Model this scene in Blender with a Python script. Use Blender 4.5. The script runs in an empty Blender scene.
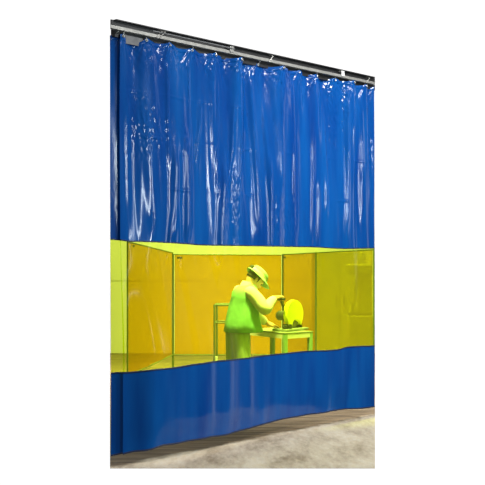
import bpy, bmesh, math, random
from mathutils import Vector, Matrix, noise
random.seed(7)
PI = math.pi
COL = bpy.context.scene.collection
F_PX, CX, HOR, EYE = 1000.0, 242.5, 255.0, 1.65

# ------------------------------------------------------------------ materials
def new_mat(name):
    m = bpy.data.materials.new(name); m.use_nodes = True
    nt = m.node_tree; nt.nodes.clear()
    out = nt.nodes.new('ShaderNodeOutputMaterial')
    return m, nt, out
def lin(r, g, b):
    f = lambda c: (c/255/12.92) if c <= 10 else ((c/255+.055)/1.055)**2.4
    return (f(r), f(g), f(b), 1)
def pmat(name, col, rough=.5, metal=0, spec=.5, var=.12, scale=8, bump=0, bscale=60, stretch=(1,1,1), coat=0):
    m, nt, out = new_mat(name)
    b = nt.nodes.new('ShaderNodeBsdfPrincipled')
    b.inputs['Roughness'].default_value = rough; b.inputs['Metallic'].default_value = metal
    b.inputs['Specular IOR Level'].default_value = spec
    b.inputs['Coat Weight'].default_value = coat; b.inputs['Coat Roughness'].default_value = .1
    tc = nt.nodes.new('ShaderNodeTexCoord'); mp = nt.nodes.new('ShaderNodeMapping')
    mp.inputs['Scale'].default_value = stretch
    nt.links.new(tc.outputs['Object'], mp.inputs['Vector'])
    n = nt.nodes.new('ShaderNodeTexNoise'); n.inputs['Scale'].default_value = scale; n.inputs['Detail'].default_value = 6
    nt.links.new(mp.outputs['Vector'], n.inputs['Vector'])
    cr = nt.nodes.new('ShaderNodeValToRGB')
    cr.color_ramp.elements[0].position = .3; cr.color_ramp.elements[1].position = .7
    cr.color_ramp.elements[0].color = tuple(c*(1-var) for c in col[:3])+(1,)
    cr.color_ramp.elements[1].color = tuple(min(1, c*(1+var)) for c in col[:3])+(1,)
    nt.links.new(n.outputs['Fac'], cr.inputs['Fac']); nt.links.new(cr.outputs['Color'], b.inputs['Base Color'])
    if bump:
        n2 = nt.nodes.new('ShaderNodeTexNoise'); n2.inputs['Scale'].default_value = bscale; n2.inputs['Detail'].default_value = 5
        nt.links.new(mp.outputs['Vector'], n2.inputs['Vector'])
        bp = nt.nodes.new('ShaderNodeBump'); bp.inputs['Strength'].default_value = bump; bp.inputs['Distance'].default_value = .01
        nt.links.new(n2.outputs['Fac'], bp.inputs['Height']); nt.links.new(bp.outputs['Normal'], b.inputs['Normal'])
    nt.links.new(b.outputs[0], out.inputs[0])
    return m

def sheet_mat(name, tint, body, gloss_rough, w_body, gloss=.5):
    """see-through coloured vinyl: tinted transmission + a little body colour + surface shine"""
    m, nt, out = new_mat(name)
    tr = nt.nodes.new('ShaderNodeBsdfTransparent'); tr.inputs[0].default_value = tint
    df = nt.nodes.new('ShaderNodeBsdfDiffuse'); df.inputs[0].default_value = body
    tl = nt.nodes.new('ShaderNodeBsdfTranslucent'); tl.inputs[0].default_value = body
    mx0 = nt.nodes.new('ShaderNodeMixShader'); mx0.inputs[0].default_value = .5
    nt.links.new(df.outputs[0], mx0.inputs[1]); nt.links.new(tl.outputs[0], mx0.inputs[2])
    tc = nt.nodes.new('ShaderNodeTexCoord')
    n = nt.nodes.new('ShaderNodeTexNoise'); n.inputs['Scale'].default_value = 3; n.inputs['Detail'].default_value = 3
    nt.links.new(tc.outputs['Object'], n.inputs['Vector'])
    ma = nt.nodes.new('ShaderNodeMath'); ma.operation = 'MULTIPLY_ADD'
    nt.links.new(n.outputs['Fac'], ma.inputs[0]); ma.inputs[1].default_value = w_body*.3; ma.inputs[2].default_value = w_body*.85
    mx1 = nt.nodes.new('ShaderNodeMixShader')
    nt.links.new(ma.outputs[0], mx1.inputs[0]); nt.links.new(tr.outputs[0], mx1.inputs[1]); nt.links.new(mx0.outputs[0], mx1.inputs[2])
    gl = nt.nodes.new('ShaderNodeBsdfGlossy'); gl.inputs['Roughness'].default_value = gloss_rough
    fr = nt.nodes.new('ShaderNodeFresnel'); fr.inputs['IOR'].default_value = 1.45
    mg = nt.nodes.new('ShaderNodeMath'); mg.operation = 'MULTIPLY'; mg.inputs[1].default_value = gloss
    nt.links.new(fr.outputs[0], mg.inputs[0])
    mx2 = nt.nodes.new('ShaderNodeMixShader')
    nt.links.new(mg.outputs[0], mx2.inputs[0]); nt.links.new(mx1.outputs[0], mx2.inputs[1]); nt.links.new(gl.outputs[0], mx2.inputs[2])
    nt.links.new(mx2.outputs[0], out.inputs[0])
    return m

M_BLUE = pmat('blue_vinyl', lin(4, 84, 180), .14, spec=.32, var=.10, scale=2.2, bump=.05, bscale=26, stretch=(2.5, 2.5, .35))
def scuff(m, lo, hi):
    nt = m.node_tree; b = [n for n in nt.nodes if n.type == 'BSDF_PRINCIPLED'][0]
    tc = [n for n in nt.nodes if n.type == 'TEX_COORD'][0]
    mp = nt.nodes.new('ShaderNodeMapping'); mp.inputs['Scale'].default_value = (4, 4, 1.1); nt.links.new(tc.outputs['Object'], mp.inputs[0])
    n = nt.nodes.new('ShaderNodeTexNoise'); n.inputs['Scale'].default_value = 2.5; n.inputs['Detail'].default_value = 7; nt.links.new(mp.outputs[0], n.inputs[0])
    mr = nt.nodes.new('ShaderNodeMapRange'); mr.inputs['From Min'].default_value = .35; mr.inputs['From Max'].default_value = .68
    mr.inputs['To Min'].default_value = lo; mr.inputs['To Max'].default_value = hi
    nt.links.new(n.outputs['Fac'], mr.inputs[0]); nt.links.new(mr.outputs[0], b.inputs['Roughness'])
scuff(M_BLUE, .07, .24)
_cr = [n for n in M_BLUE.node_tree.nodes if n.type == 'VALTORGB'][0]
_cr.color_ramp.elements[0].color = lin(2, 61, 136); _cr.color_ramp.elements[1].color = lin(8, 84, 158)  # lighter cyan mixed into the base colour stands in for light on the folds
M_HEM = pmat('navy_hem', lin(10, 34, 74), .5, var=.1)
M_STRIP = sheet_mat('yellow_vinyl', (.76, .93, .10, 1), (.66, .82, .01, 1), .12, .09, .05)
M_SCREEN = sheet_mat('amber_vinyl', (.87, .49, .02, 1), (.84, .43, .01, 1), .3, .42, .07)
M_SCREEN_REFL = sheet_mat('olive_reflection_vinyl', (.98, .74, .06, 1), (.85, .62, .02, 1), .3, .42, .10)  # olive tint put into the sheet for greenish reflections on the yellow band
M_FRAME = pmat('dark_green_paint', lin(95, 110, 70), .5)
M_TAG = pmat('dark_tag', lin(60, 60, 50), .6)
M_BLACK = pmat('black_steel', lin(26, 25, 26), .5, var=.25, scale=5)
M_GALV = pmat('galvanised_steel', lin(168, 166, 160), .42, metal=.55, var=.15, scale=20)
M_DGALV = pmat('dull_steel', lin(105, 105, 106), .5, metal=.5, var=.2, scale=20)
M_WHITEP = pmat('white_paint', lin(235, 234, 230), .5, var=.05)
M_BRASS = pmat('grommet_metal', lin(200, 200, 195), .3, metal=.8)
M_TABLE = pmat('pale_green_paint', lin(150, 190, 150), .5, var=.12)
M_TTOP = pmat('worn_table_steel', lin(140, 150, 130), .5, var=.2, scale=14)
M_YEL = pmat('yellow_guard_paint', (.93, .90, .02, 1), .35, var=.03)
M_BLADE = pmat('abrasive_disc', lin(120, 120, 90), .7, var=.15)
M_DARK = pmat('dark_machine', lin(52, 56, 48), .5, var=.2)
M_SKIN = pmat('skin', lin(226, 176, 140), .55, var=.06)
M_VEST = pmat('green_vest', lin(142, 214, 150), .8, var=.10, scale=14, bump=.25, bscale=25)
M_SHIRT = pmat('pale_shirt', lin(248, 247, 232), .8, var=.05, scale=14, bump=.25, bscale=25)
M_TROUS = pmat('grey_green_trousers', lin(185, 208, 178), .85, var=.12, scale=10, bump=.2, bscale=30, stretch=(2, 2, .5))
M_BOOT = pmat('dark_leather', lin(50, 42, 36), .6)
M_HAT = pmat('grey_green_hat', lin(150, 190, 160), .8, var=.12, scale=30)
M_HAIR = pmat('dark_hair', lin(58, 50, 40), .7)
M_CAB = pmat('grey_green_cabinet', lin(150, 158, 122), .6, var=.12, scale=4)
M_CAB2 = pmat('dull_grey_machine', lin(130, 140, 95), .6, var=.22, scale=5)

def wall_mat():
    m, nt, out = new_mat('white_block_wall')
    b = nt.nodes.new('ShaderNodeBsdfPrincipled'); b.inputs['Roughness'].default_value = .8
    tc = nt.nodes.new('ShaderNodeTexCoord'); n = nt.nodes.new('ShaderNodeTexNoise'); n.inputs['Scale'].default_value = 1.2
    nt.links.new(tc.outputs['Object'], n.inputs['Vector'])
    cr = nt.nodes.new('ShaderNodeValToRGB')
    cr.color_ramp.elements[0].color = (.80, .80, .77, 1); cr.color_ramp.elements[1].color = (.90, .90, .88, 1)
    nt.links.new(n.outputs['Fac'], cr.inputs['Fac']); nt.links.new(cr.outputs[0], b.inputs['Base Color'])
    nt.links.new(b.outputs[0], out.inputs[0]); return m
M_WALL = wall_mat()

def floor_mat():
    m, nt, out = new_mat('worn_concrete')
    L = nt.links.new
    b = nt.nodes.new('ShaderNodeBsdfPrincipled'); b.inputs['Roughness'].default_value = .75; b.inputs['Specular IOR Level'].default_value = .25
    tc = nt.nodes.new('ShaderNodeTexCoord')
    n1 = nt.nodes.new('ShaderNodeTexNoise'); n1.inputs['Scale'].default_value = 2.2; n1.inputs['Detail'].default_value = 8; n1.inputs['Roughness'].default_value = .65
    mp = nt.nodes.new('ShaderNodeMapping'); mp.inputs['Scale'].default_value = (1.6, .55, 1); mp.inputs['Rotation'].default_value = (0, 0, .5)
    L(tc.outputs['Object'], mp.inputs[0]); L(mp.outputs[0], n1.inputs[0])
    cr = nt.nodes.new('ShaderNodeValToRGB'); e = cr.color_ramp.elements
    e[0].position = .33; e[0].color = lin(166, 147, 122); e[1].position = .62; e[1].color = lin(232, 217, 192)
    x = e.new(.48); x.color = lin(212, 195, 169)
    L(n1.outputs['Fac'], cr.inputs[0])
    n2 = nt.nodes.new('ShaderNodeTexNoise'); n2.inputs['Scale'].default_value = 16; n2.inputs['Detail'].default_value = 6
    L(mp.outputs[0], n2.inputs[0])
    mxa = nt.nodes.new('ShaderNodeMix'); mxa.data_type = 'RGBA'; mxa.blend_type = 'OVERLAY'; mxa.inputs[0].default_value = .35
    L(cr.outputs[0], mxa.inputs[6]); L(n2.outputs['Fac'], mxa.inputs[7])
    # darker brown floor colour behind the curtain line, with a ragged edge
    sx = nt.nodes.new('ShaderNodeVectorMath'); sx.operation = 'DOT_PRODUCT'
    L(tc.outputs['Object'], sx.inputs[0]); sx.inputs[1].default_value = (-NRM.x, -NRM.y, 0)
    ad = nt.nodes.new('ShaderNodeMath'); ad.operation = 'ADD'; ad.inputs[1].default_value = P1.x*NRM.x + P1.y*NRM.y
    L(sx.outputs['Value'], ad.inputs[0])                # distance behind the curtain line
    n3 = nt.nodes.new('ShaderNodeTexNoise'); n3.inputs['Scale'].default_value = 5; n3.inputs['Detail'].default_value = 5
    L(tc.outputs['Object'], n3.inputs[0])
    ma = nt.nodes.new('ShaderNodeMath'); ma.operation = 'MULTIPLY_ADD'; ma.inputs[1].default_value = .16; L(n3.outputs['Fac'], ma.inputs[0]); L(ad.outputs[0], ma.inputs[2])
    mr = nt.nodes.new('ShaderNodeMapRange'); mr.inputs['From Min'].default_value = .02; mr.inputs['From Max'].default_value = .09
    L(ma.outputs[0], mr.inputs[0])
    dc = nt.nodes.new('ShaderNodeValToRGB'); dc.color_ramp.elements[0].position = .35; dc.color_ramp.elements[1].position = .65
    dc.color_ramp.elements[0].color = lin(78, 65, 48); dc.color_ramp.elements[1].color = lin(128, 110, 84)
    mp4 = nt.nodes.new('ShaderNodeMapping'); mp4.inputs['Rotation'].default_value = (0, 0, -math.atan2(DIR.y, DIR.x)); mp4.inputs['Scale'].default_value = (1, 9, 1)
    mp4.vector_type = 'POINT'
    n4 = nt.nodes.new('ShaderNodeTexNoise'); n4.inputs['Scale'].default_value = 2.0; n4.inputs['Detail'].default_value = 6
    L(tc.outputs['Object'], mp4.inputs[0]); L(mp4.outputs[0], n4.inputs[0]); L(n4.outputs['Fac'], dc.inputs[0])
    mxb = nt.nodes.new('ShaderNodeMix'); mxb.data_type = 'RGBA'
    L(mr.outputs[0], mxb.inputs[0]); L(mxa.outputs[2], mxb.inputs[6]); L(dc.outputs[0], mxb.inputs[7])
    L(mxb.outputs[2], b.inputs['Base Color'])
    bp = nt.nodes.new('ShaderNodeBump'); bp.inputs['Strength'].default_value = .25; bp.inputs['Distance'].default_value = .02
    L(n2.outputs['Fac'], bp.inputs['Height']); L(bp.outputs[0], b.inputs['Normal'])
    L(b.outputs[0], out.inputs[0]); return m

# ------------------------------------------------------------------ helpers
def link(name, me, mat, parent=None, smooth=False):
    o = bpy.data.objects.new(name, me); COL.objects.link(o)
    if mat: me.materials.append(mat)
    if smooth:
        for p in me.polygons: p.use_smooth = True
    if parent:
        o.parent = parent; off = Vector(); q = parent
        while q: off += q.location; q = q.parent
        me.transform(Matrix.Translation(-off))
    return o
def obj(name, bm, mat, parent=None, smooth=False):
    me = bpy.data.meshes.new(name)
    bmesh.ops.recalc_face_normals(bm, faces=bm.faces)
    bm.to_mesh(me); bm.free()
    return link(name, me, mat, parent, smooth)
def empty(name, loc, label, cat, group=None):
    o = bpy.data.objects.new(name, None); COL.objects.link(o); o.location = loc; o.empty_display_size = .1
    return tag(o, label, cat, group)
def tag(o, label, cat, group=None):
    o['label'] = label; o['category'] = cat
    if group: o['group'] = group
    return o
def box(bm, c, size, ax=None, bevel=0):
    """box centred at c, axes ax=(ux,uy,uz)"""
    ux, uy, uz = ax or (Vector((1,0,0)), Vector((0,1,0)), Vector((0,0,1)))
    c = Vector(c); vs = []
    for i in (-.5, .5):
        for j in (-.5, .5):
            for k in (-.5, .5):
                vs.append(bm.verts.new(c + ux*size[0]*i + uy*size[1]*j + uz*size[2]*k))
    idx = [(0,1,3,2), (4,6,7,5), (0,4,5,1), (2,3,7,6), (0,2,6,4), (1,5,7,3)]
    fs = [bm.faces.new([vs[a] for a in f]) for f in idx]
    if bevel:
        es = {e for f in fs for e in f.edges}
        bmesh.ops.bevel(bm, geom=list(es), offset=bevel, segments=2, affect='EDGES', profile=.5)
def frame_of(t):
    t = t.normalized(); up = Vector((0,0,1)) if abs(t.z) < .9 else Vector((1,0,0))
    u = t.cross(up).normalized(); return u, t.cross(u).normalized()
def tube(bm, pts, r, seg=10, cap=True):
    pts = [Vector(p) for p in pts]; rs = r if isinstance(r, (list, tuple)) else [r]*len(pts)
    rings = []; u = None
    for i, p in enumerate(pts):
        t = (pts[min(i+1, len(pts)-1)] - pts[max(i-1, 0)])
        if u is None: u, v = frame_of(t)
        else:
            t = t.normalized(); u = (u - t*u.dot(t)).normalized(); v = t.cross(u)
        rings.append([bm.verts.new(p + (u*math.cos(a)+v*math.sin(a))*rs[i]) for a in [2*PI*k/seg for k in range(seg)]])
    for a, b in zip(rings, rings[1:]):
        for k in range(seg): bm.faces.new((a[k], a[(k+1)%seg], b[(k+1)%seg], b[k]))
    if cap: bm.faces.new(rings[0][::-1]); bm.faces.new(rings[-1])
def loft(bm, secs, seg=28, cap=(True, True), wob=0, seed=0):
    """secs: (centre, ua, ub, a, b) ellipses"""
    rings = []
    for i, (c, ua, ub, a, b) in enumerate(secs):
        c = Vector(c); ring = []
        for k in range(seg):
            th = 2*PI*k/seg
            w = 1 + wob*noise.noise(Vector((math.cos(th)*2.2+seed, math.sin(th)*2.2, c.z*6)))
            ring.append(bm.verts.new(c + ua*(a*w*math.cos(th)) + ub*(b*w*math.sin(th))))
        rings.append(ring)
    for a, b in zip(rings, rings[1:]):
        for k in range(seg): bm.faces.new((a[k], a[(k+1)%seg], b[(k+1)%seg], b[k]))
    if cap[0]: bm.faces.new(rings[0][::-1])
    if cap[1]: bm.faces.new(rings[-1])
def prism(bm, outline, o, ua, ub, un, t):
    """extrude a 2-D outline (in ua, ub) by thickness t along un, centred"""
    o = Vector(o)
    A = [bm.verts.new(o + ua*x + ub*y - un*t/2) for x, y in outline]
    B = [bm.verts.new(o + ua*x + ub*y + un*t/2) for x, y in outline]
    bm.faces.new(A[::-1]); bm.faces.new(B)
    n = len(A)
    for i in range(n): bm.faces.new((A[i], A[(i+1)%n], B[(i+1)%n], B[i]))
def lerp_table(tab, x):
    if x <= tab[0][0]: return tab[0][1]
    for (a, va), (b, vb) in zip(tab, tab[1:]):
        if x <= b:
            t = (x-a)/(b-a); t = t*t*(3-2*t) ; return va+(vb-va)*t
    return tab[-1][1]
def smooth(a, b, x):
    t = min(1, max(0, (x-a)/(b-a))); return t*t*(3-2*t)

# ------------------------------------------------------------------ layout of the curtain line
P1 = Vector((-1.0335, 7.8, 0)); P2 = Vector((1.378, 10.4, 0))
LEN = (P2-P1).length; DIR = (P2-P1)/LEN; NRM = Vector((DIR.y, -DIR.x, 0)); UP = Vector((0,0,1))
def s_at(px):                       # distance along the curtain line for a column of the view
    r = (px-CX)/F_PX
    return (r*P1.y - P1.x)/(DIR.x - r*DIR.y)

HOOKS_PX = [124, 146, 169, 193, 216, 239, 260, 280, 299, 317, 335, 350, 365]
HOOKS = [s_at(p) for p in HOOKS_PX]
Z_TOP = 3.405
STRIP_TOP = [(0, 1.778), (.25, 1.760), (1.2, 1.735), (2.4, 1.730), (3.0, 1.715), (3.55, 1.722)]
STRIP_BOT = [(0, .715), (.12, .722), (.35, .742), (.9, .752), (1.6, .735), (2.3, .728), (2.9, .708), (3.1, .722), (3.55, .706)]
HEM = [(0, .060), (.22, .098), (.42, .128), (.8, .122), (1.3, .10), (2.2, .112), (2.8, .102), (3.55, .07)]
# long folds that run down the cloth: (column, half width, height of ridge, top z, bottom z, lean, sharpness)
RIDGES = [
 (121, .030, .014, 2.95, 2.05, .00), (144, .024, .008, 3.4, 2.5, -.01), (158, .018, .014, 3.3, 2.4, .00),
 (164, .056, .066, 2.62, 1.70, .00), (179, .042, .052, 2.72, 1.78, -.02), (167, .026, .022, 2.1, 1.6, .05), (160, .020, .024, 1.98, 1.6, -.03),
 (182, .016, .012, 3.35, 2.5, .00), (195, .022, .018, 3.0, 2.4, -.06), (212, .020, .018, 3.2, 2.3, -.03), (217, .046, .046, 2.50, 1.62, -.05),
 (227, .020, .018, 3.1, 2.3, -.06), (234, .018, .016, 2.9, 2.2, -.05), (246, .030, .026, 3.4, 1.9, .06), (258, .022, .020, 3.1, 2.2, .04),
 (262, .024, .030, 2.6, 1.65, .00), (273, .028, .024, 3.2, 2.3, .00), (287, .022, .022, 3.35, 2.2, .00), (291, .022, .018, 2.8, 1.9, .01),
 (308, .030, .030, 3.0, 1.8, -.02), (320, .030, .028, 3.1, 2.1, .01), (313, .024, .020, 2.4, 1.65, .00), (341, .026, .024, 3.3, 1.9, -.01),
 (346, .020, .018, 3.2, 2.4, .00), (357, .022, .018, 3.35, 2.5, .02), (372, .024, .022, 3.0, 1.7, .00),
]
RIDGES = [(s_at(p+9-.02*(p-110)),)+tuple(r) for p, *r in RIDGES]
def fold(s, z):
    """offset of the cloth towards the viewer (m)"""
    # which pair of hooks
    hk = HOOKS; i = 0
    while i < len(hk)-1 and s > hk[i+1]: i += 1
    if s < hk[0]: a, b = hk[0]-(hk[1]-hk[0]), hk[0]
    elif i >= len(hk)-1: a, b = hk[-1], hk[-1]+.2
    else: a, b = hk[i], hk[i+1]
    ph = (s-a)/(b-a)
    dz = Z_TOP - z
    top = math.exp(-dz/.42)
    amp = .013*top + .005*math.exp(-dz/1.4)
    d = amp*(math.cos(2*PI*ph)-1)
    # creases fanning out of each hook
    for h in (a, b):
        rx, rz = s-h, dz+.02
        r = math.hypot(rx, rz)
        if r < .7:
            d += .011*math.exp(-r/.24)*noise.noise(Vector((math.atan2(rx, rz)*6.5, h*7, .3)))
    # long soft folds
    k = smooth(1.2, 2.4, z)
    low = 1-smooth(.7, 1.8, z)
    d += (.050*k+.020)*noise.noise(Vector((s*2.1, z*.28, 1.7)))
    d += (.036*k*smooth(.1, .9, s)+.014)*noise.noise(Vector((s*5.3+z*.15, z*.45, 4.1)))
    d += (.010*k+.0018)*noise.noise(Vector((s*14+z*.6, z*1.1, 9.3)))
    # ridges
    if z > 1.3:
        for s0, w, h, zt, zb, lean in RIDGES:
            x = (s - s0 - lean*(zt-z)/max(.2, zt-zb))
            if abs(x) < w*3.2:
                e = smooth(zb-.18, zb+.15, z)*(1-smooth(zt-.25, zt+.1, z))
                if e > 0:
                    x += .006*noise.noise(Vector((s0*9, z*5, 2)))
                    d += h*.62*e*math.exp(-(x/w)**2)
    # crackled patches of fine wrinkles
    patch = smooth(.05, .45, noise.noise(Vector((s*2.6, z*1.3, 22))))*k
    if patch > 0:
        d += patch*.003*(1-2*abs(noise.noise(Vector((s*24, z*13, 5)))))
        d += patch*.0018*noise.noise(Vector((s*50+z*9, z*26, 8)))
    # fold lines left from packing
    for zc, q in ((2.96, 3.3), (2.19, 7.9), (2.60, 12.1)):
        zz = z-zc-.012*noise.noise(Vector((s*2, q, 0)))
        if abs(zz) < .05: d += .0055*max(0, noise.noise(Vector((s*3.5, q, 6)))+.1)*math.exp(-(zz/.011)**2)
    # left bottom corner swings back, foot of the cloth drags a little
    d += .19*low*(1-(1-min(s, .5)/.5)**2)*(1-smooth(.8, 2.0, s))
    d -= .05*(1-smooth(.05, .35, z))*(.4+noise.noise(Vector((s*1.9, 0, 31))))
    # the slack bulge where the see-through band is sewn in
    d += .010*math.exp(-((z-1.74)/.10)**2)*noise.noise(Vector((s*9, 0, 40)))
    return d*smooth(-.03, .32, s)*smooth(-.03, .11, LEN-s)
def cloth_pt(s, z, off=0):
    p = P1 + DIR*s + NRM*(fold(s, z)+(off(s) if callable(off) else off)); p.z = z; return p
def top_z(s):
    hk = HOOKS
    for a, b in zip([hk[0]-.2]+hk, hk+[hk[-1]+.17]):
        if a <= s <= b:
            ph = (s-a)/(b-a); sag = .026 + .020*noise.noise(Vector((a*11, 3, 1)))
            if abs(a-hk[0]) < 1e-6: sag = .060
            return Z_TOP - sag*math.sin(PI*ph)**.8
    return Z_TOP
def sheet(s0, s1, zlo, zhi, ns, nz, off=0):
    bm = bmesh.new(); rows = []
    for j in range(nz+1):
        row = []
        for i in range(ns+1):
            s = s0+(s1-s0)*i/ns; a, b = zlo(s), zhi(s)
            row.append(bm.verts.new(cloth_pt(s, a+(b-a)*j/nz, off)))
        rows.append(row)
    for j in range(nz):
        for i in range(ns): bm.faces.new((rows[j][i], rows[j][i+1], rows[j+1][i+1], rows[j+1][i]))
    return bm
ft = lambda s: lerp_table(STRIP_TOP, s)
fb = lambda s: lerp_table(STRIP_BOT, s)
fh = lambda s: lerp_table(HEM, s) + .006*noise.noise(Vector((s*5, 1, 1)))

def ribbon(s0, s1, zf, h, off, e, ns):     # sewn seam band with a rounded profile
    bm = bmesh.new(); rows = []
    prof = [(-.5, 0), (-.42, .7), (0, 1), (.42, .7), (.5, 0)]
    for i in range(ns+1):
        s = s0+(s1-s0)*i/ns
        rows.append([bm.verts.new(cloth_pt(s, zf(s)+h*y, (off(s) if callable(off) else off)+e*w)) for y, w in prof])
    for a, b in zip(rows, rows[1:]):
        for k in range(len(prof)-1): bm.faces.new((a[k], b[k], b[k+1], a[k+1]))
    return bm

def curtain(s0, s1, hooks, off, label, ns):
    more = lambda e: (lambda s: off(s)+e) if callable(off) else off+e
    root = empty('welding_curtain', tuple(P1+DIR*((s0+s1)/2)), label, 'curtain')
    obj('upper_panel', sheet(s0, s1, ft, top_z, ns, 210, off), M_BLUE, root, True)['label'] = 'upper blue vinyl panel'
    obj('vision_strip', sheet(s0, s1, fb, ft, max(12, ns//4), 50, off), M_STRIP, root, True)['label'] = 'see-through yellow vinyl band'
    obj('lower_panel', sheet(s0, s1, fh, fb, max(20, ns//2), 60, off), M_BLUE, root, True)['label'] = 'lower blue vinyl panel'
    for zf, h in ((ft, .011), (fb, .013)):
        obj('seam', ribbon(s0, s1, zf, h, off, .004, max(20, ns//3)), M_HEM, root, True)['label'] = 'dark sewn seam'
    obj('bottom_hem', ribbon(s0, s1, lambda s: fh(s)+.006, .014, off, .005, max(20, ns//2)), M_HEM, root, True)
    obj('top_hem', ribbon(s0, s1, lambda s: top_z(s)-.018, .036, off, .003, max(20, ns//2)), M_BLUE, root, True)
    for h in hooks:
        bm = bmesh.new(); c = cloth_pt(h, Z_TOP-.022, more(.006))
        R, r = .010, .0035; rings = []
        for k in range(14):
            a = 2*PI*k/14; rr = DIR*math.cos(a)+UP*math.sin(a)
            rings.append([bm.verts.new(c + rr*(R + r*math.cos(q)) + NRM*(r*math.sin(q))) for q in [2*PI*j/6 for j in range(6)]])
        for k in range(14):
            a, b = rings[k], rings[(k+1)%14]
            for j in range(6): bm.faces.new((a[j], b[j], b[(j+1)%6], a[(j+1)%6]))
        obj('grommet', bm, M_BRASS, root, True)['label'] = 'bright metal eyelet'
    return root
curtain(s_at(121.0), s_at(374.6), HOOKS, 0, 'large blue vinyl welding curtain with see-through yellow band, hanging from the track', 820)
SL0, SL1 = s_at(115.3), s_at(123.2)
curtain(SL0, SL1, [s_at(118)], lambda s: -.058+.040*(s-SL0)/(SL1-SL0), 'narrow dark blue curtain edge at the far left, tucked behind the large curtain', 60)

# ------------------------------------------------------------------ track, hooks, beam
AX = (DIR, NRM, UP)
def along(s, n, z): 
    p = P1+DIR*s+NRM*n; p.z = z; return p
mid = LEN/2
def span(n, w=.02):                        # centre and length of a bar that runs n in front of the curtain line, end to end
    f = lambda px: ((px-CX)/F_PX*(P1.y+n*NRM.y) - (P1.x+n*NRM.x))/(DIR.x-(px-CX)/F_PX*DIR.y)
    a, b = f(110.2+w*50), f(374.9-w*36); return (a+b)/2, b-a
def bar(bm, n, z, wn, h, bevel=0):
    m, l = span(n, wn); box(bm, along(m, n, z), (l, wn, h), AX, bevel)
bm = bmesh.new()
zb0 = 3.452
bar(bm, -.04, 3.500, .07, .008); bar(bm, -.04, zb0, .07, .008); bar(bm, -.04, 3.476, .012, .05)
beam = tag(obj('steel_beam', bm, M_BLACK), 'long black steel beam above the curtain track', 'beam')

trk = empty('curtain_track', tuple(along(mid, 0, 3.42)), 'pale galvanised double curtain track clamped under the black beam', 'curtain track')
bm = bmesh.new()          # C-channel that carries the rollers
bar(bm, 0, 3.442, .036, .004); bar(bm, .018, 3.430, .003, .024); bar(bm, -.018, 3.430, .003, .024)
bar(bm, .012, 3.4185, .010, .003); bar(bm, -.012, 3.4185, .010, .003)
obj('channel', bm, M_GALV, trk)
bm = bmesh.new()
s_end = s_at(232)
box(bm, along((s_at(150)+s_end)/2, .030, 3.462), (s_end-s_at(150), .012, .010), AX, .002)
obj('side_rail', bm, M_DGALV, trk)
bm = bmesh.new(); bar(bm, -.05, 3.405, .05, .075, .003)
obj('backing_angle', bm, M_BLACK, trk)['label'] = 'black angle bar behind the channel'
bm = bmesh.new(); m_ = (HOOKS[0]+HOOKS[1])/2; box(bm, along(m_, -.022, 3.365), (HOOKS[1]-HOOKS[0]-.02, .004, .07), AX, .001)
obj('gap_plate', bm, M_DGALV, trk)['label'] = 'grey plate added behind the gap above the curtain'  # added plate, stands in for the grey background seen through the gap
for px, kind in ((157, 2), (230, 3), (269, 1), (341, 3), (366, 1)):
    s = s_at(px); bm = bmesh.new()
    if kind == 3:
        box(bm, along(s, .024, 3.455), (.05, .006, .05), AX, .002); box(bm, along(s, .006, 3.480), (.05, .04, .005), AX)
    else:
        for q in range(kind):
            o = q*.035
            tube(bm, [along(s+o-.03, .026, 3.415), along(s+o+.03, .026, 3.475), along(s+o+.03, -.02, 3.490)], .004, 8)
    obj('bracket', bm, M_WHITEP if px == 341 else M_GALV, trk)['label'] = 'pale flat clamp plate' if kind == 3 else 'pale slanted tie rod'

ORD = ['second', 'third', 'fourth', 'fifth', 'sixth', 'seventh', 'eighth', 'ninth', 'tenth', 'eleventh', 'twelfth']
proto = None
for i, s in enumerate([s_at(118)]+HOOKS):
    n = fold(s, Z_TOP-.02) + (-.03 if i == 0 else .006)
    base = along(s, 0, 3.43)
    r = empty('curtain_hook', tuple(base), '', 'curtain hook', 'roller hooks along the curtain track')
    bm = bmesh.new()
    for sd in (-.008, .008):
        c = along(s, sd, 3.4305)
        tube(bm, [c-NRM*.003, c+NRM*.003], .009, 12)
    obj('roller', bm, M_DARK, r, True)
    bm = bmesh.new()
    pts = [along(s, 0, 3.425), along(s, 0, 3.405), along(s, n*.5, 3.397), along(s, n+.003, 3.388), along(s, n+.006, 3.376), along(s, n+.002, 3.371)]
    tube(bm, pts, .0032, 8)
    obj('hook_wire', bm, M_BRASS, r, True)['label'] = 'bright wire hook'
    r['label'] = ('metal roller hook holding the narrow left curtain edge' if i == 0 else
                  'roller hook at the left end of the large curtain, beside the widest gap' if i == 1 else
                  'last metal roller hook at the right end of the curtain' if i == len(HOOKS) else
                  'metal roller hook, %s from the left end of the large curtain' % ORD[i-2])

# ------------------------------------------------------------------ floor and back wall
WALL_Y = 16.8
def ray(px, y): return Vector(((px-CX)/F_PX*y, y, 0))
bm = bmesh.new()
Yf = EYE*F_PX/(468-HOR)
outl = [ray(110, Yf), ray(375, Yf), ray(375, WALL_Y+.1), ray(110, WALL_Y+.1)]
A = [bm.verts.new(p) for p in outl]; B = [bm.verts.new(p-UP*.004) for p in outl]
bm.faces.new(A); bm.faces.new(B[::-1])
for i in range(4): bm.faces.new((A[i], B[i], B[(i+1)%4], A[(i+1)%4]))
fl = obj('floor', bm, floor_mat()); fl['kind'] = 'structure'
bm = bmesh.new(); x0, x1 = ray(110, WALL_Y).x, ray(375, WALL_Y).x
zj = EYE-26*WALL_Y/F_PX
box(bm, ((x0+x1)/2, WALL_Y+.05, (zj-.007)/2), (x1-x0, .1, zj-.007)); box(bm, ((x0+x1)/2, WALL_Y+.05, (zj+.007+3.3)/2), (x1-x0, .1, 3.3-zj-.007))
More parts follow.
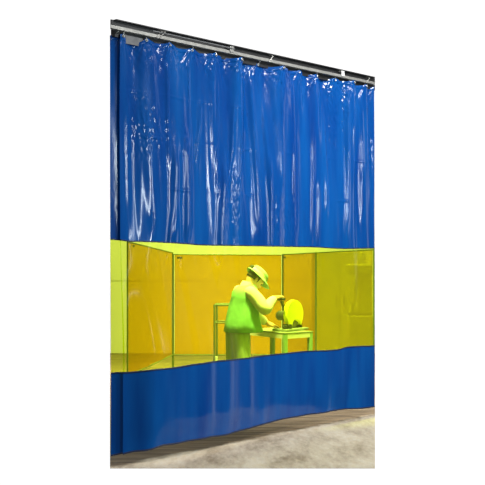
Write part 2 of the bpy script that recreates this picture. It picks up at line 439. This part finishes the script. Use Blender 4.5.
box(bm, ((x0+x1)/2, WALL_Y+.06, zj), (x1-x0, .08, .02))
w = obj('wall_back', bm, M_WALL); w['kind'] = 'structure'

# ------------------------------------------------------------------ amber welding screens
def P(px, y, z=0): return Vector(((px-CX)/F_PX*y, y, z))
def screen(pa, za, pb, zb, label, posts=(True, True), mids=(), tagpos=None, nu=40, bz=.26, sheet_m=None):
    pa, pb = Vector(pa), Vector(pb); d = (pb-pa); L = d.length; d.normalize(); n = Vector((d.y, -d.x, 0))
    if n.y > 0: n = -n
    root = empty('welding_screen', tuple((pa+pb)/2), label, 'welding screen', 'see-through screens around the booth')
    zt = lambda t: za+(zb-za)*t
    bm = bmesh.new(); rows = []
    for j in range(25):
        row = []
        for i in range(nu+1):
            t = .012+.976*i/nu; z = bz+(zt(t)-.012-bz)*j/24
            w = .012*noise.noise(Vector((t*L*2.5, z*.6, pa.x))) + .006*smooth(1.3, 1.7, z)*noise.noise(Vector((t*L*9, z*5, pa.y)))
            q = pa+d*(t*L)+n*w; q.z = z; row.append(bm.verts.new(q))
        rows.append(row)
    for j in range(24):
        for i in range(nu): bm.faces.new((rows[j][i], rows[j][i+1], rows[j+1][i+1], rows[j+1][i]))
    obj('vinyl_sheet', bm, sheet_m or M_SCREEN, root, True)['label'] = 'see-through sheet tinted olive for reflections' if sheet_m else 'amber see-through sheet'
    tp = [0]*posts[0] + list(mids) + [1]*posts[1]
    for t in tp:
        bm = bmesh.new(); q = pa+d*(L*t); q.z = 0; zz = zt(t)
        tube(bm, [q+UP*.012, q+UP*zz], .010 if t in (0, 1) else .008, 10)
        obj('post', bm, M_FRAME, root)
        bm = bmesh.new(); box(bm, q+UP*.006+d*(.025 if t == 0 else -.025), (.06, .024, .012), (d, n, UP), .003)
        obj('foot', bm, M_FRAME, root)
    bm = bmesh.new(); a, b = pa.copy(), pb.copy(); a.z, b.z = za-.01, zb-.01
    tube(bm, [a, b], .009, 10); obj('top_rail', bm, M_FRAME, root)
    bm = bmesh.new(); a, b = pa.copy(), pb.copy(); a.z = b.z = bz-.006
    tube(bm, [a, b], .009, 10); obj('bottom_rail', bm, M_FRAME, root)
    if tagpos:
        bm = bmesh.new(); q = pa+d*tagpos[0]+n*.03; q.z = tagpos[1]
        box(bm, q, (.075, .004, .026), (d, n, UP)); tg = obj('label_tag', bm, M_TAG, root); tg['label'] = 'small dark tag at the top corner'
    return root
YA, YB, YD = 11.5, 14.0, 11.8
A_, B_, C_, D_ = P(127.5, YA), P(173, YB), P(283, YB), P(373.8, YD)
E_ = C_.lerp(D_, .40)
gap = Vector((.006, 0, 0))
screen(A_, 1.812, B_+Vector((-.004, -.022, 0)), 1.69, 'amber side screen at the left, its top sloping down to the back corner', tagpos=(.18, 1.755))
screen(B_+gap, 1.668, C_-gap, 1.662, 'wide amber screen facing forward behind the person', tagpos=(.09, 1.61))
screen(C_+Vector((.004, -.022, 0)), 1.668, E_, 1.688, 'narrow amber side screen to the right of the saw', tagpos=(.10, 1.615))
screen(E_+Vector((.004, -.02, 0)), 1.690, D_, 1.722, 'side screen at the far right, tinted olive for reflections on the band, dull things showing through it', sheet_m=M_SCREEN_REFL)

# ------------------------------------------------------------------ things beyond the right hand screen
cab = empty('storage_cabinet', tuple(P(331, 15.9)), 'tall dull grey cabinet against the back wall beyond the right hand screen', 'cabinet')
bm = bmesh.new(); x0, x1 = P(314.5, 15.6).x, P(366, 15.6).x
box(bm, ((x0+x1)/2, 15.9, .86), (x1-x0, .55, 1.66), None, .01)
obj('body', bm, M_CAB, cab)
for q in (0, 1):
    wd = (x1-x0)/2; cxx = x0+wd*(q+.5)
    bm = bmesh.new(); box(bm, (cxx, 15.615, .88), (wd-.03, .02, 1.52), None, .004); dr = obj('door', bm, M_CAB, cab)
    bm = bmesh.new(); xx = x0+wd+(.06 if q else -.06); tube(bm, [(xx, 15.58, .85), (xx, 15.57, .87), (xx, 15.57, 1.0), (xx, 15.58, 1.02)], .009, 8)
    h = obj('handle', bm, M_DARK, dr)
bm = bmesh.new(); box(bm, ((x0+x1)/2, 15.9, .015), (x1-x0-.06, .45, .03)); obj('plinth', bm, M_DARK, cab)

mc = empty('workshop_machine', tuple(P(361, 14.0)), 'dull grey machine with a sloping arm seen through the right edge of the yellow band', 'machine')
y = 14.0; x0, x1 = P(349, y).x, P(373.5, y).x
bm = bmesh.new(); box(bm, ((x0+x1)/2, y+.25, .40), (x1-x0, .5, .80), None, .015); obj('base', bm, M_CAB2, mc)
bm = bmesh.new(); box(bm, (x1-.08, y+.3, 1.10), (.14, .3, .62), None, .012); obj('column', bm, M_CAB2, mc)
bm = bmesh.new(); box(bm, ((x0+x1)/2, y+.28, 1.45), (x1-x0, .34, .14), None, .02); obj('head', bm, M_CAB2, mc)
bm = bmesh.new(); tube(bm, [(x0+.04, y+.2, .83), (x0+.11, y+.2, 1.10), (x0+.16, y+.22, 1.40)], [.03, .026, .022], 12); obj('arm', bm, M_CAB2, mc)
bm = bmesh.new(); box(bm, ((x0+x1)/2, y+.18, .82), (x1-x0-.02, .3, .035), None, .006); obj('work_plate', bm, M_DARK, mc)

# ------------------------------------------------------------------ work table
T0 = Vector((.46, 10.9, 0)); TL = Vector((-.6, .8, 0)); TR = Vector((.8, .6, 0)); ZT = .80
LL, LR = .72, .41
tab = empty('work_table', tuple(T0+TL*LL/2+TR*LR/2), 'pale green steel work table under the yellow saw', 'table')
tc = T0+TL*LL/2+TR*LR/2; TAX = (TL, TR, UP)
bm = bmesh.new(); box(bm, tc+UP*(ZT-.006), (LL, LR, .012), TAX, .002); obj('tabletop', bm, M_TTOP, tab)
bm = bmesh.new()
for q in (-1, 1):
    box(bm, tc+TR*(q*(LR/2-.012))+UP*(ZT-.040), (LL-.05, .018, .05), TAX)
    box(bm, tc+TL*(q*(LL/2-.012))+UP*(ZT-.040), (.018, LR-.05, .05), TAX)
obj('apron', bm, M_WHITEP, tab)['label'] = 'pale rail under the tabletop'
for a in (-1, 1):
    for b in (-1, 1):
        bm = bmesh.new(); c = tc+TL*(a*(LL/2-.025))+TR*(b*(LR/2-.025))
        box(bm, c+UP*((ZT-.014)/2), (.045, .045, ZT-.014), TAX, .004)
        lg = obj('leg', bm, M_TABLE, tab)
bm = bmesh.new()
for q in (-1, 1):
    box(bm, tc+TR*(q*(LR/2-.025))+UP*.16, (LL-.09, .025, .03), TAX)
    box(bm, tc+TL*(q*(LL/2-.025))+UP*.16, (.025, LR-.09, .03), TAX)
obj('stretcher', bm, M_TABLE, tab)

# ------------------------------------------------------------------ chop saw
SB = Vector((.62, .785, 0)).normalized(); SN = Vector((SB.y, -SB.x, 0)); SC = Vector((.557, 11.25, 0)); GZ = .985
saw = empty('chop_saw', (SC.x, SC.y, ZT), 'abrasive chop saw with a big bright yellow wheel guard on the table', 'saw')
SAX = (SB, SN, UP)
bm = bmesh.new(); box(bm, SC-SN*.02+UP*(ZT+.016), (.40, .22, .026), SAX, .006); obj('base_plate', bm, M_TTOP, saw)
bm = bmesh.new()
outl = []
for k in range(49):
    a = math.radians(-38 + (262)*k/48); outl.append((.158*math.cos(a), .160*math.sin(a)))
outl += [(-.125, -.150), (-.085, -.145)]
for k in range(15):
    a = PI - PI*k/14; outl.append((.030+.088*math.cos(a), -.125+.072*math.sin(a)))
prism(bm, outl, SC+SN*.02+UP*GZ, SB, UP, SN, .05)
bmesh.ops.triangulate(bm, faces=[f for f in bm.faces if len(f.verts) > 4])
obj('wheel_guard', bm, M_YEL, saw)['label'] = 'bright yellow wheel guard'
bm = bmesh.new(); c = SC+SN*.004+UP*(GZ-.022); tube(bm, [c-SN*.002, c+SN*.002], .138, 48); obj('cutting_disc', bm, M_BLADE, saw)
bm = bmesh.new(); c = SC+UP*(GZ-.022); tube(bm, [c-SN*.02, c-SN*.05, c-SN*.18, c-SN*.2], [.03, .055, .055, .04], 20); obj('motor', bm, M_DARK, saw)
bm = bmesh.new(); tube(bm, [SC-SN*.035+SB*.16+UP*(ZT+.05), SC-SN*.04+UP*(GZ-.02), SC-SB*.13-SN*.03+UP*(GZ+.10), SC-SB*.20-SN*.01+UP*(GZ+.165)], [.022, .024, .018, .015], 12); obj('arm', bm, M_DARK, saw)
HC = SC-SB*.215-SN*.005+UP*(GZ+.178)
bm = bmesh.new(); tube(bm, [HC-SN*.06, HC+SN*.06], .014, 14); obj('handle', bm, M_DARK, saw)
bm = bmesh.new()
box(bm, SC-SB*.12+SN*.02+UP*(ZT+.055), (.02, .12, .05), SAX, .003); box(bm, SC-SB*.155+SN*.02+UP*(ZT+.047), (.054, .05, .04), SAX, .003); tube(bm, [SC-SB*.17+SN*.02+UP*(ZT+.055), SC-SB*.21+SN*.02+UP*(ZT+.055)], .008, 8)
obj('vise_screw', bm, M_DARK, saw)
bm = bmesh.new(); box(bm, SC+SB*.15-SN*.02+UP*(ZT+.052), (.02, .1, .05), SAX, .003); obj('vise_fence', bm, M_DARK, saw)

# ------------------------------------------------------------------ thin metal stand behind the person
st = empty('metal_stand', (-.18, 11.45, 0), 'thin upright metal frame stand behind the back of the person', 'stand')
sx0, sx1, sy0, sy1, sz = -.318, .02, 11.35, 11.65, 1.085
for (x, yy) in ((sx0, sy0), (sx1, sy0), (sx0+.02, sy1), (sx1, sy1)):
    bm = bmesh.new(); tube(bm, [(x, yy, 0), (x, yy, sz)], .012, 10); lg = obj('leg', bm, M_FRAME, st)
    if x == sx0:
        bm = bmesh.new(); tube(bm, [(x+.02, yy-.01, .42), (x+.02, yy-.01, .50)], .018, 12); f = obj('leg_sleeve', bm, M_WHITEP, lg); f['label'] = 'pale sleeve low on the leg'
for nm, zz, rr in (('top_rail', sz-.005, .011), ('middle_rail', .88, .008)):
    bm = bmesh.new()
    tube(bm, [(sx0, sy0, zz), (sx1, sy0, zz)], rr, 8); tube(bm, [(sx0+.02, sy1, zz), (sx1, sy1, zz)], rr, 8)
    tube(bm, [(sx0, sy0, zz), (sx0+.02, sy1, zz)], rr, 8); tube(bm, [(sx1, sy0, zz), (sx1, sy1, zz)], rr, 8)
    obj(nm, bm, M_FRAME, st)

# ------------------------------------------------------------------ the person
FW = Vector((.94, .34, 0)).normalized(); LF = Vector((-FW.y, FW.x, 0))
PC = Vector((-.055, 10.84, 0))
pel = PC+UP*.90; waist = PC+FW*.012+UP*1.06; chest = PC+FW*.055+UP*1.19; neckb = PC+FW*.11+UP*1.305; headc = PC+FW*.205+UP*1.385
rs = PC+FW*.085-LF*.185+UP*1.25; re = Vector((.240, 10.66, 1.075))
ls = PC+FW*.085+LF*.185+UP*1.25; le = Vector((.115, 11.12, 1.0))
hdir = SN                                         # the bar the right hand closes around runs along SN
rw = HC - SB*.075 + UP*.005; rw = Vector((HC.x-.075, HC.y-.055, HC.z+.004))
lw = Vector((.262, 11.185, .895))
def skin_body():
    V, E, R = [], [], []
    def add(p, r, par=None):
        V.append(Vector(p)); R.append(r)
        if par is not None: E.append((par, len(V)-1))
        return len(V)-1
    root = add(pel, .125)
    w = add(waist+FW*.02, .105, root); c = add(chest+FW*.01, .11, w); nb = add(neckb-FW*.02, .075, c); nk = add(neckb+FW*.04+UP*.035, .055, nb); h0 = add(headc-UP*.03, .075, nk)
    for sh, el, wr, sd in ((rs, re, rw, -1), (ls, le, lw, 1)):
        a = add(sh-UP*.01, .052, c); b = add(sh.lerp(el, .5), .055, a); e = add(el, .046, b); m = add(el.lerp(wr, .45), .042, e); wv = add(wr, .029, m)
        fd = (wr-el).normalized()
        if sd < 0:      # right hand wraps the bar
            palm = add(HC+UP*.024-FW*.02, .026, wv)
            for q, ln in ((-.030, .9), (-.010, 1.0), (.011, .96), (.031, .8)):
                k1 = add(HC+SN*q+UP*.026+SB*.012, .0105, palm)
                k2 = add(HC+SN*q*1.05+UP*.006+SB*.026*ln, .0092, k1)
                k3 = add(HC+SN*q*1.05-UP*.020*ln+SB*.014, .0085, k2)
                add(HC+SN*q-UP*.024*ln-SB*.008, .0078, k3)
            t1 = add(HC-SN*.040-SB*.022+UP*.010, .0115, palm); t2 = add(HC-SN*.036-SB*.026-UP*.012, .010, t1); add(HC-SN*.022-SB*.016-UP*.025, .0085, t2)
        else:           # left hand steadies the work on the table
            fwd = (Vector((.42, 11.22, .87))-wr).normalized(); sid = fwd.cross(UP).normalized()
            palm = add(wr+fwd*.055-UP*.012, .028, wv)
            for q, ln in ((-.030, .82), (-.011, .96), (.009, 1.0), (.029, .92)):
                k1 = add(wr+fwd*.098+sid*q-UP*.018, .0105, palm)
                k2 = add(wr+fwd*(.098+.036*ln)+sid*q*1.12-UP*.026, .0092, k1)
                k3 = add(wr+fwd*(.098+.058*ln)+sid*q*1.15-UP*.042, .0085, k2)
                add(wr+fwd*(.098+.070*ln)+sid*q*1.15-UP*.058, .0076, k3)
            t1 = add(wr+fwd*.05+sid*.042-UP*.02, .0115, palm); t2 = add(wr+fwd*.082+sid*.058-UP*.034, .010, t1); add(wr+fwd*.106+sid*.060-UP*.046, .0085, t2)
    for sd in (-1, 1):
        hp = add(pel+LF*sd*.085-UP*.05, .095, root); kn = add(PC+LF*sd*.10+FW*(.03 if sd < 0 else -.01)+UP*.48, .062, hp)
        cf = add(PC+LF*sd*.105+FW*(.0 if sd < 0 else -.04)+UP*.30, .056, kn); an = add(PC+LF*sd*.11+FW*(-.02 if sd < 0 else -.06)+UP*.09, .040, cf)
        add(PC+LF*sd*.12+FW*(.12 if sd < 0 else .08)+UP*.04, .035, an)
    me = bpy.data.meshes.new('person'); me.from_pydata(V, E, [])
    o = bpy.data.objects.new('person', me); COL.objects.link(o)
    md = o.modifiers.new('skin', 'SKIN'); md.use_smooth_shade = True
    sv = me.skin_vertices[0].data
    for i, r in enumerate(R): sv[i].radius = (r, r); sv[i].use_root = (i == 0)
    o.modifiers.new('sub', 'SUBSURF').levels = 2
    o.modifiers['sub'].render_levels = 2
    dg = bpy.context.evaluated_depsgraph_get(); ev = o.evaluated_get(dg)
    m2 = bpy.data.meshes.new_from_object(ev)
    bpy.data.objects.remove(o); bpy.data.meshes.remove(me)
    return m2
HF = (FW*.70-UP*.71).normalized(); HU = (FW*.71+UP*.70).normalized()
def head_mesh(bm):
    """a head with brow, nose, mouth, chin and ears; local axes HF (front), LF (left), HU (up)"""
    tmp = bmesh.new(); bmesh.ops.create_uvsphere(tmp, u_segments=40, v_segments=28, radius=1)
    for v in tmp.verts:
        f, l, u = v.co.x, v.co.y, v.co.z
        R = Vector((f*.098, l*.076, u*.118))
        if u < 0: R.y *= 1-.28*(-u)**1.3; R.x *= 1-.10*(-u)
        if f > 0:
            R.x -= .012*math.exp(-((u+.02)/.16)**2)*(math.exp(-((abs(l)-.38)/.17)**2))     # eye sockets
            R.x += .026*math.exp(-((u+.26)/.16)**2)*math.exp(-(l/.13)**2)                    # nose
            R.x += .008*math.exp(-((u-.16)/.10)**2)*math.exp(-(l/.5)**2)                    # brow
            R.x += .008*math.exp(-((u+.52)/.05)**2)*math.exp(-(l/.25)**2)                    # lips
            R.x -= .006*math.exp(-((u+.58)/.025)**2)*math.exp(-(l/.25)**2)
            R.x += .012*math.exp(-((u+.85)/.14)**2)*math.exp(-(l/.3)**2)                    # chin
        v.co = headc + HF*R.x + LF*R.y + HU*R.z
    for sd in (-1, 1):
        res = bmesh.ops.create_uvsphere(tmp, u_segments=14, v_segments=10, radius=1)
        for v in res['verts']:
            q = v.co.copy(); v.co = headc + LF*sd*(.077+q.y*.010) + HF*(-.008+q.x*.018) + HU*(-.012+q.z*.031)
    me = bpy.data.meshes.new('t'); tmp.to_mesh(me); tmp.free(); bm.from_mesh(me); bpy.data.meshes.remove(me)
m2 = skin_body()
bm = bmesh.new(); bm.from_mesh(m2); head_mesh(bm); bpy.data.meshes.remove(m2)
me = bpy.data.meshes.new('person'); bm.to_mesh(me); bm.free()
tmpo = bpy.data.objects.new('tmp', me); COL.objects.link(tmpo)
rm = tmpo.modifiers.new('r', 'REMESH'); rm.mode = 'VOXEL'; rm.voxel_size = .005
sm = tmpo.modifiers.new('s', 'SMOOTH'); sm.iterations = 2; sm.factor = .5
dg = bpy.context.evaluated_depsgraph_get(); body = bpy.data.meshes.new_from_object(tmpo.evaluated_get(dg)); bpy.data.objects.remove(tmpo)
body.materials.clear()
body.transform(Matrix.Translation(-PC))
per = link('person', body, M_SKIN, None, True); per.location = PC
tag(per, 'person in green vest and brimmed hat leaning over the saw, gripping its handle', 'person')
for sd in (-1, 1):
    bm = bmesh.new(); bmesh.ops.create_uvsphere(bm, u_segments=14, v_segments=10, radius=.0125)
    bm.transform(Matrix.Translation(headc+HF*.079+LF*sd*.030+HU*.0)); obj('eye', bm, M_DARK, per, True)
# vest (hangs loose, below the hips)
bm = bmesh.new()
S = lambda z, f, a, b: (PC+FW*f+UP*z, FW, LF, a, b)
loft(bm, [S(.818, .066, .205, .228), S(.823, .066, .211, .233), S(.90, .060, .196, .228), S(1.0, .064, .172, .218), S(1.10, .074, .152, .212), S(1.18, .084, .140, .208),
          S(1.245, .086, .134, .204), S(1.290, .100, .112, .170), S(1.316, .116, .088, .112), S(1.328, .128, .074, .082)], 44, (False, False), .10, 3)
obj('vest', bm, M_VEST, per, True)['label'] = 'loose green vest'
# shirt sleeves + collar
bm = bmesh.new()
for sh, el, wr, sd in ((rs, re, rw, 0), (ls, le, lw, 5)):
    pts, rad = [], []
    i0 = sh + (PC+FW*.085+UP*1.225-sh)*.45
    ctl = [i0, sh, sh.lerp(el, .5)+Vector((0, 0, .004)), el, el.lerp(wr, .5), wr.lerp(el, .06)]
    rr = [.045, .066, .073, .064, .055, .041]
    n = 6
    for i in range(len(ctl)-1):
        p0, p1, p2, p3 = ctl[max(0, i-1)], ctl[i], ctl[i+1], ctl[min(len(ctl)-1, i+2)]
        for k in range(n):
            t = k/n
            q = .5*((2*p1)+(p2-p0)*t+(2*p0-5*p1+4*p2-p3)*t*t+(3*p1-p0-3*p2+p3)*t**3)
            pts.append(q); rad.append((rr[i]+(rr[i+1]-rr[i])*t)*(1+.06*noise.noise(Vector((q.x*30+sd, q.z*30, 1)))))
    pts.append(ctl[-1]); rad.append(rr[-1])
    tube(bm, pts, rad, 20, True)
loft(bm, [(neckb-FW*.012+UP*.01, FW, LF, .072, .074), (neckb+FW*.012+UP*.045, (FW-UP*.4).normalized(), LF, .062, .064)], 24, (False, False))
obj('shirt', bm, M_SHIRT, per, True)['label'] = 'pale long-sleeved shirt'
# trousers
bm = bmesh.new()
for sd in (-1, 1):
    o = .03 if sd < 0 else -.01
    loft(bm, [(pel+LF*sd*.055+UP*.06, FW, LF, .095, .095), (pel+LF*sd*.07-UP*.06, FW, LF, .110, .105), (PC+LF*sd*.088+FW*o*.5+UP*.66, FW, LF, .095, .095),
              (PC+LF*sd*.10+FW*o+UP*.48, FW, LF, .085, .085), (PC+LF*sd*.105+FW*(o-.035)+UP*.28, FW, LF, .085, .082), (PC+LF*sd*.11+FW*(o-.05)+UP*.07, FW, LF, .080, .078)], 26, (True, True), .10, sd*3)
obj('trousers', bm, M_TROUS, per, True)['label'] = 'pale grey-green trousers'
for sd in (-1, 1):
    o = -.02 if sd < 0 else -.06
    bm = bmesh.new(); c = PC+LF*sd*.115+FW*o
    loft(bm, [(c+FW*.045, FW, LF, .135, .052), (c+FW*.045+UP*.03, FW, LF, .138, .055), (c+FW*.035+UP*.07, FW, LF, .115, .052), (c+FW*.005+UP*.105, FW, LF, .070, .055), (c+UP*.16, FW, LF, .062, .055)], 24)
    obj('boot', bm, M_BOOT, per, True)
# hair at the nape, hat with brim and dark band
bm = bmesh.new(); bmesh.ops.create_uvsphere(bm, u_segments=28, v_segments=18, radius=1)
for v in list(bm.verts):
    if v.co.x > .25 and v.co.z < .75: v.co.x = .25
    q = v.co.copy(); v.co = headc + HF*(q.x*.104-.006) + LF*q.y*.083 + HU*(q.z*.116+.012 if q.z > -.35 else -.35*.116+.012)
obj('hair', bm, M_HAIR, per, True)
bm = bmesh.new()
hb = headc+HU*.050-HF*.004
prof = [(.108, 0), (.109, .025), (.103, .052), (.086, .072), (.052, .083), (.012, .086)]
loft(bm, [(hb+HU*h, HF, LF, r*1.06, r*.88) for r, h in prof], 36, (False, True), .05, 1)
hat = obj('hat', bm, M_HAT, per, True)
bm = bmesh.new(); rings = []
for r, h in ((.104, .012), (.125, .004), (.150, -.010), (.168, -.022), (.170, -.026), (.150, -.016), (.125, -.003), (.104, .004)):
    ring = []
    for k in range(40):
        a = 2*PI*k/40; fr = .5+.5*math.cos(a)
        rr = .108+(r-.108)*(.45+.75*fr)
        ring.append(bm.verts.new(hb + HF*rr*1.06*math.cos(a) + LF*rr*.90*math.sin(a) + HU*(h*(.6+.5*abs(math.sin(a))))))
    rings.append(ring)
for a, b in zip(rings, rings[1:]+rings[:1]):
    for k in range(40): bm.faces.new((a[k], a[(k+1)%40], b[(k+1)%40], b[k]))
br = obj('brim', bm, M_HAT, hat, True)
bm = bmesh.new()
loft(bm, [(hb+HU*h, HF, LF, .1125*1.06, .1125*.89) for h in (.006, .030)], 36, (False, False))
bd = obj('hat_band', bm, M_SHIRT, hat, True); bd['label'] = 'pale band around the hat'
bm = bmesh.new(); box(bm, hb-HF*.122+HU*.016, (.02, .085, .045), (HF, LF, HU), .006)
bk = obj('buckle', bm, M_DARK, hat, True); bk['label'] = 'dark fastening at the back of the hat'

# ------------------------------------------------------------------ light
def area(name, loc, target, sx, sy, power, col=(1, 1, 1), spread=180):
    l = bpy.data.lights.new(name, 'AREA'); l.shape = 'RECTANGLE'; l.size = sx; l.size_y = sy; l.energy = power; l.color = col
    o = bpy.data.objects.new(name, l); COL.objects.link(o); o.location = loc
    l.spread = math.radians(spread)
    o.rotation_euler = (Vector(target)-Vector(loc)).to_track_quat('-Z', 'Y').to_euler(); return o
CC = Vector((.17, 9.1, 2.4))
for k, (ang, dist, pw) in enumerate(((-27, 7.5, 95), (-50, 7.5, 130), (-100, 9, 30))):
    a = math.radians(ang); L0 = CC+Vector((math.cos(a), math.sin(a), 0))*dist; L0.z = 2.62
    area('streak_light', L0, CC+UP*.1, .32, 1.7, pw, (.84, .96, 1))  # unseen lamps added to draw shine streaks down the folds
area('curtain_key', (4.6, 6.6, 6.2), (.75, 9.7, 2.7), 1.6, 1.6, 75, spread=67)  # unseen lamp added to light the curtain, fading towards its lower left
area('booth_fill', (0, 13.8, 6.0), (0, 13.9, 0), 3.0, 2.4, 250, spread=60)  # unseen lamp added overhead to brighten the booth
area('person_fill', (.25, 10.15, 3.7), (.30, 11.3, 1.1), .45, .45, 76, spread=72)  # unseen lamp added behind the curtain to brighten the person and saw
area('wall_fill', (0, 14.2, 5.9), (0, 16.8, 1.4), 3.5, 1.2, 155, spread=110)  # unseen lamp added to brighten the back wall

W = bpy.data.worlds.new('world'); bpy.context.scene.world = W; W.use_nodes = True
nt = W.node_tree; nt.nodes.clear(); L = nt.links.new
out = nt.nodes.new('ShaderNodeOutputWorld'); bg = nt.nodes.new('ShaderNodeBackground')
tc = nt.nodes.new('ShaderNodeTexCoord'); dp = nt.nodes.new('ShaderNodeVectorMath'); dp.operation = 'DOT_PRODUCT'
nrm = nt.nodes.new('ShaderNodeVectorMath'); nrm.operation = 'NORMALIZE'
L(tc.outputs['Generated'], nrm.inputs[0]); L(nrm.outputs[0], dp.inputs[0]); dp.inputs[1].default_value = (0, 1, 0)
mr = nt.nodes.new('ShaderNodeMapRange'); mr.interpolation_type = 'SMOOTHSTEP'
mr.inputs['From Min'].default_value = .40; mr.inputs['From Max'].default_value = .74
L(dp.outputs['Value'], mr.inputs[0])
sz_ = nt.nodes.new('ShaderNodeSeparateXYZ'); L(nrm.outputs[0], sz_.inputs[0])
mz = nt.nodes.new('ShaderNodeMapRange'); mz.interpolation_type = 'SMOOTHSTEP'; mz.inputs['From Min'].default_value = -.1; mz.inputs['From Max'].default_value = .9
mz.inputs['To Min'].default_value = .07; mz.inputs['To Max'].default_value = .5
L(sz_.outputs['Z'], mz.inputs[0])
mx = nt.nodes.new('ShaderNodeMix'); mx.data_type = 'FLOAT'; L(mr.outputs[0], mx.inputs[0]); L(mz.outputs[0], mx.inputs[2]); mx.inputs[3].default_value = 1.06
L(mx.outputs[0], bg.inputs['Strength']); bg.inputs['Color'].default_value = (1, 1, 1, 1)
L(bg.outputs[0], out.inputs[0])

# ------------------------------------------------------------------ camera
cam = bpy.data.cameras.new('camera'); co = bpy.data.objects.new('camera', cam); COL.objects.link(co)
co.location = (0, 0, EYE); co.rotation_euler = (PI/2, 0, 0)
cam.sensor_width = 36; cam.lens = F_PX/485*36; cam.shift_y = (HOR-242.5)/485; cam.clip_end = 200
sc = bpy.context.scene; sc.camera = co
vs = sc.view_settings; vs.view_transform = 'Standard'; vs.look = 'None'; vs.exposure = 0; vs.gamma = 1; vs.use_curve_mapping = False
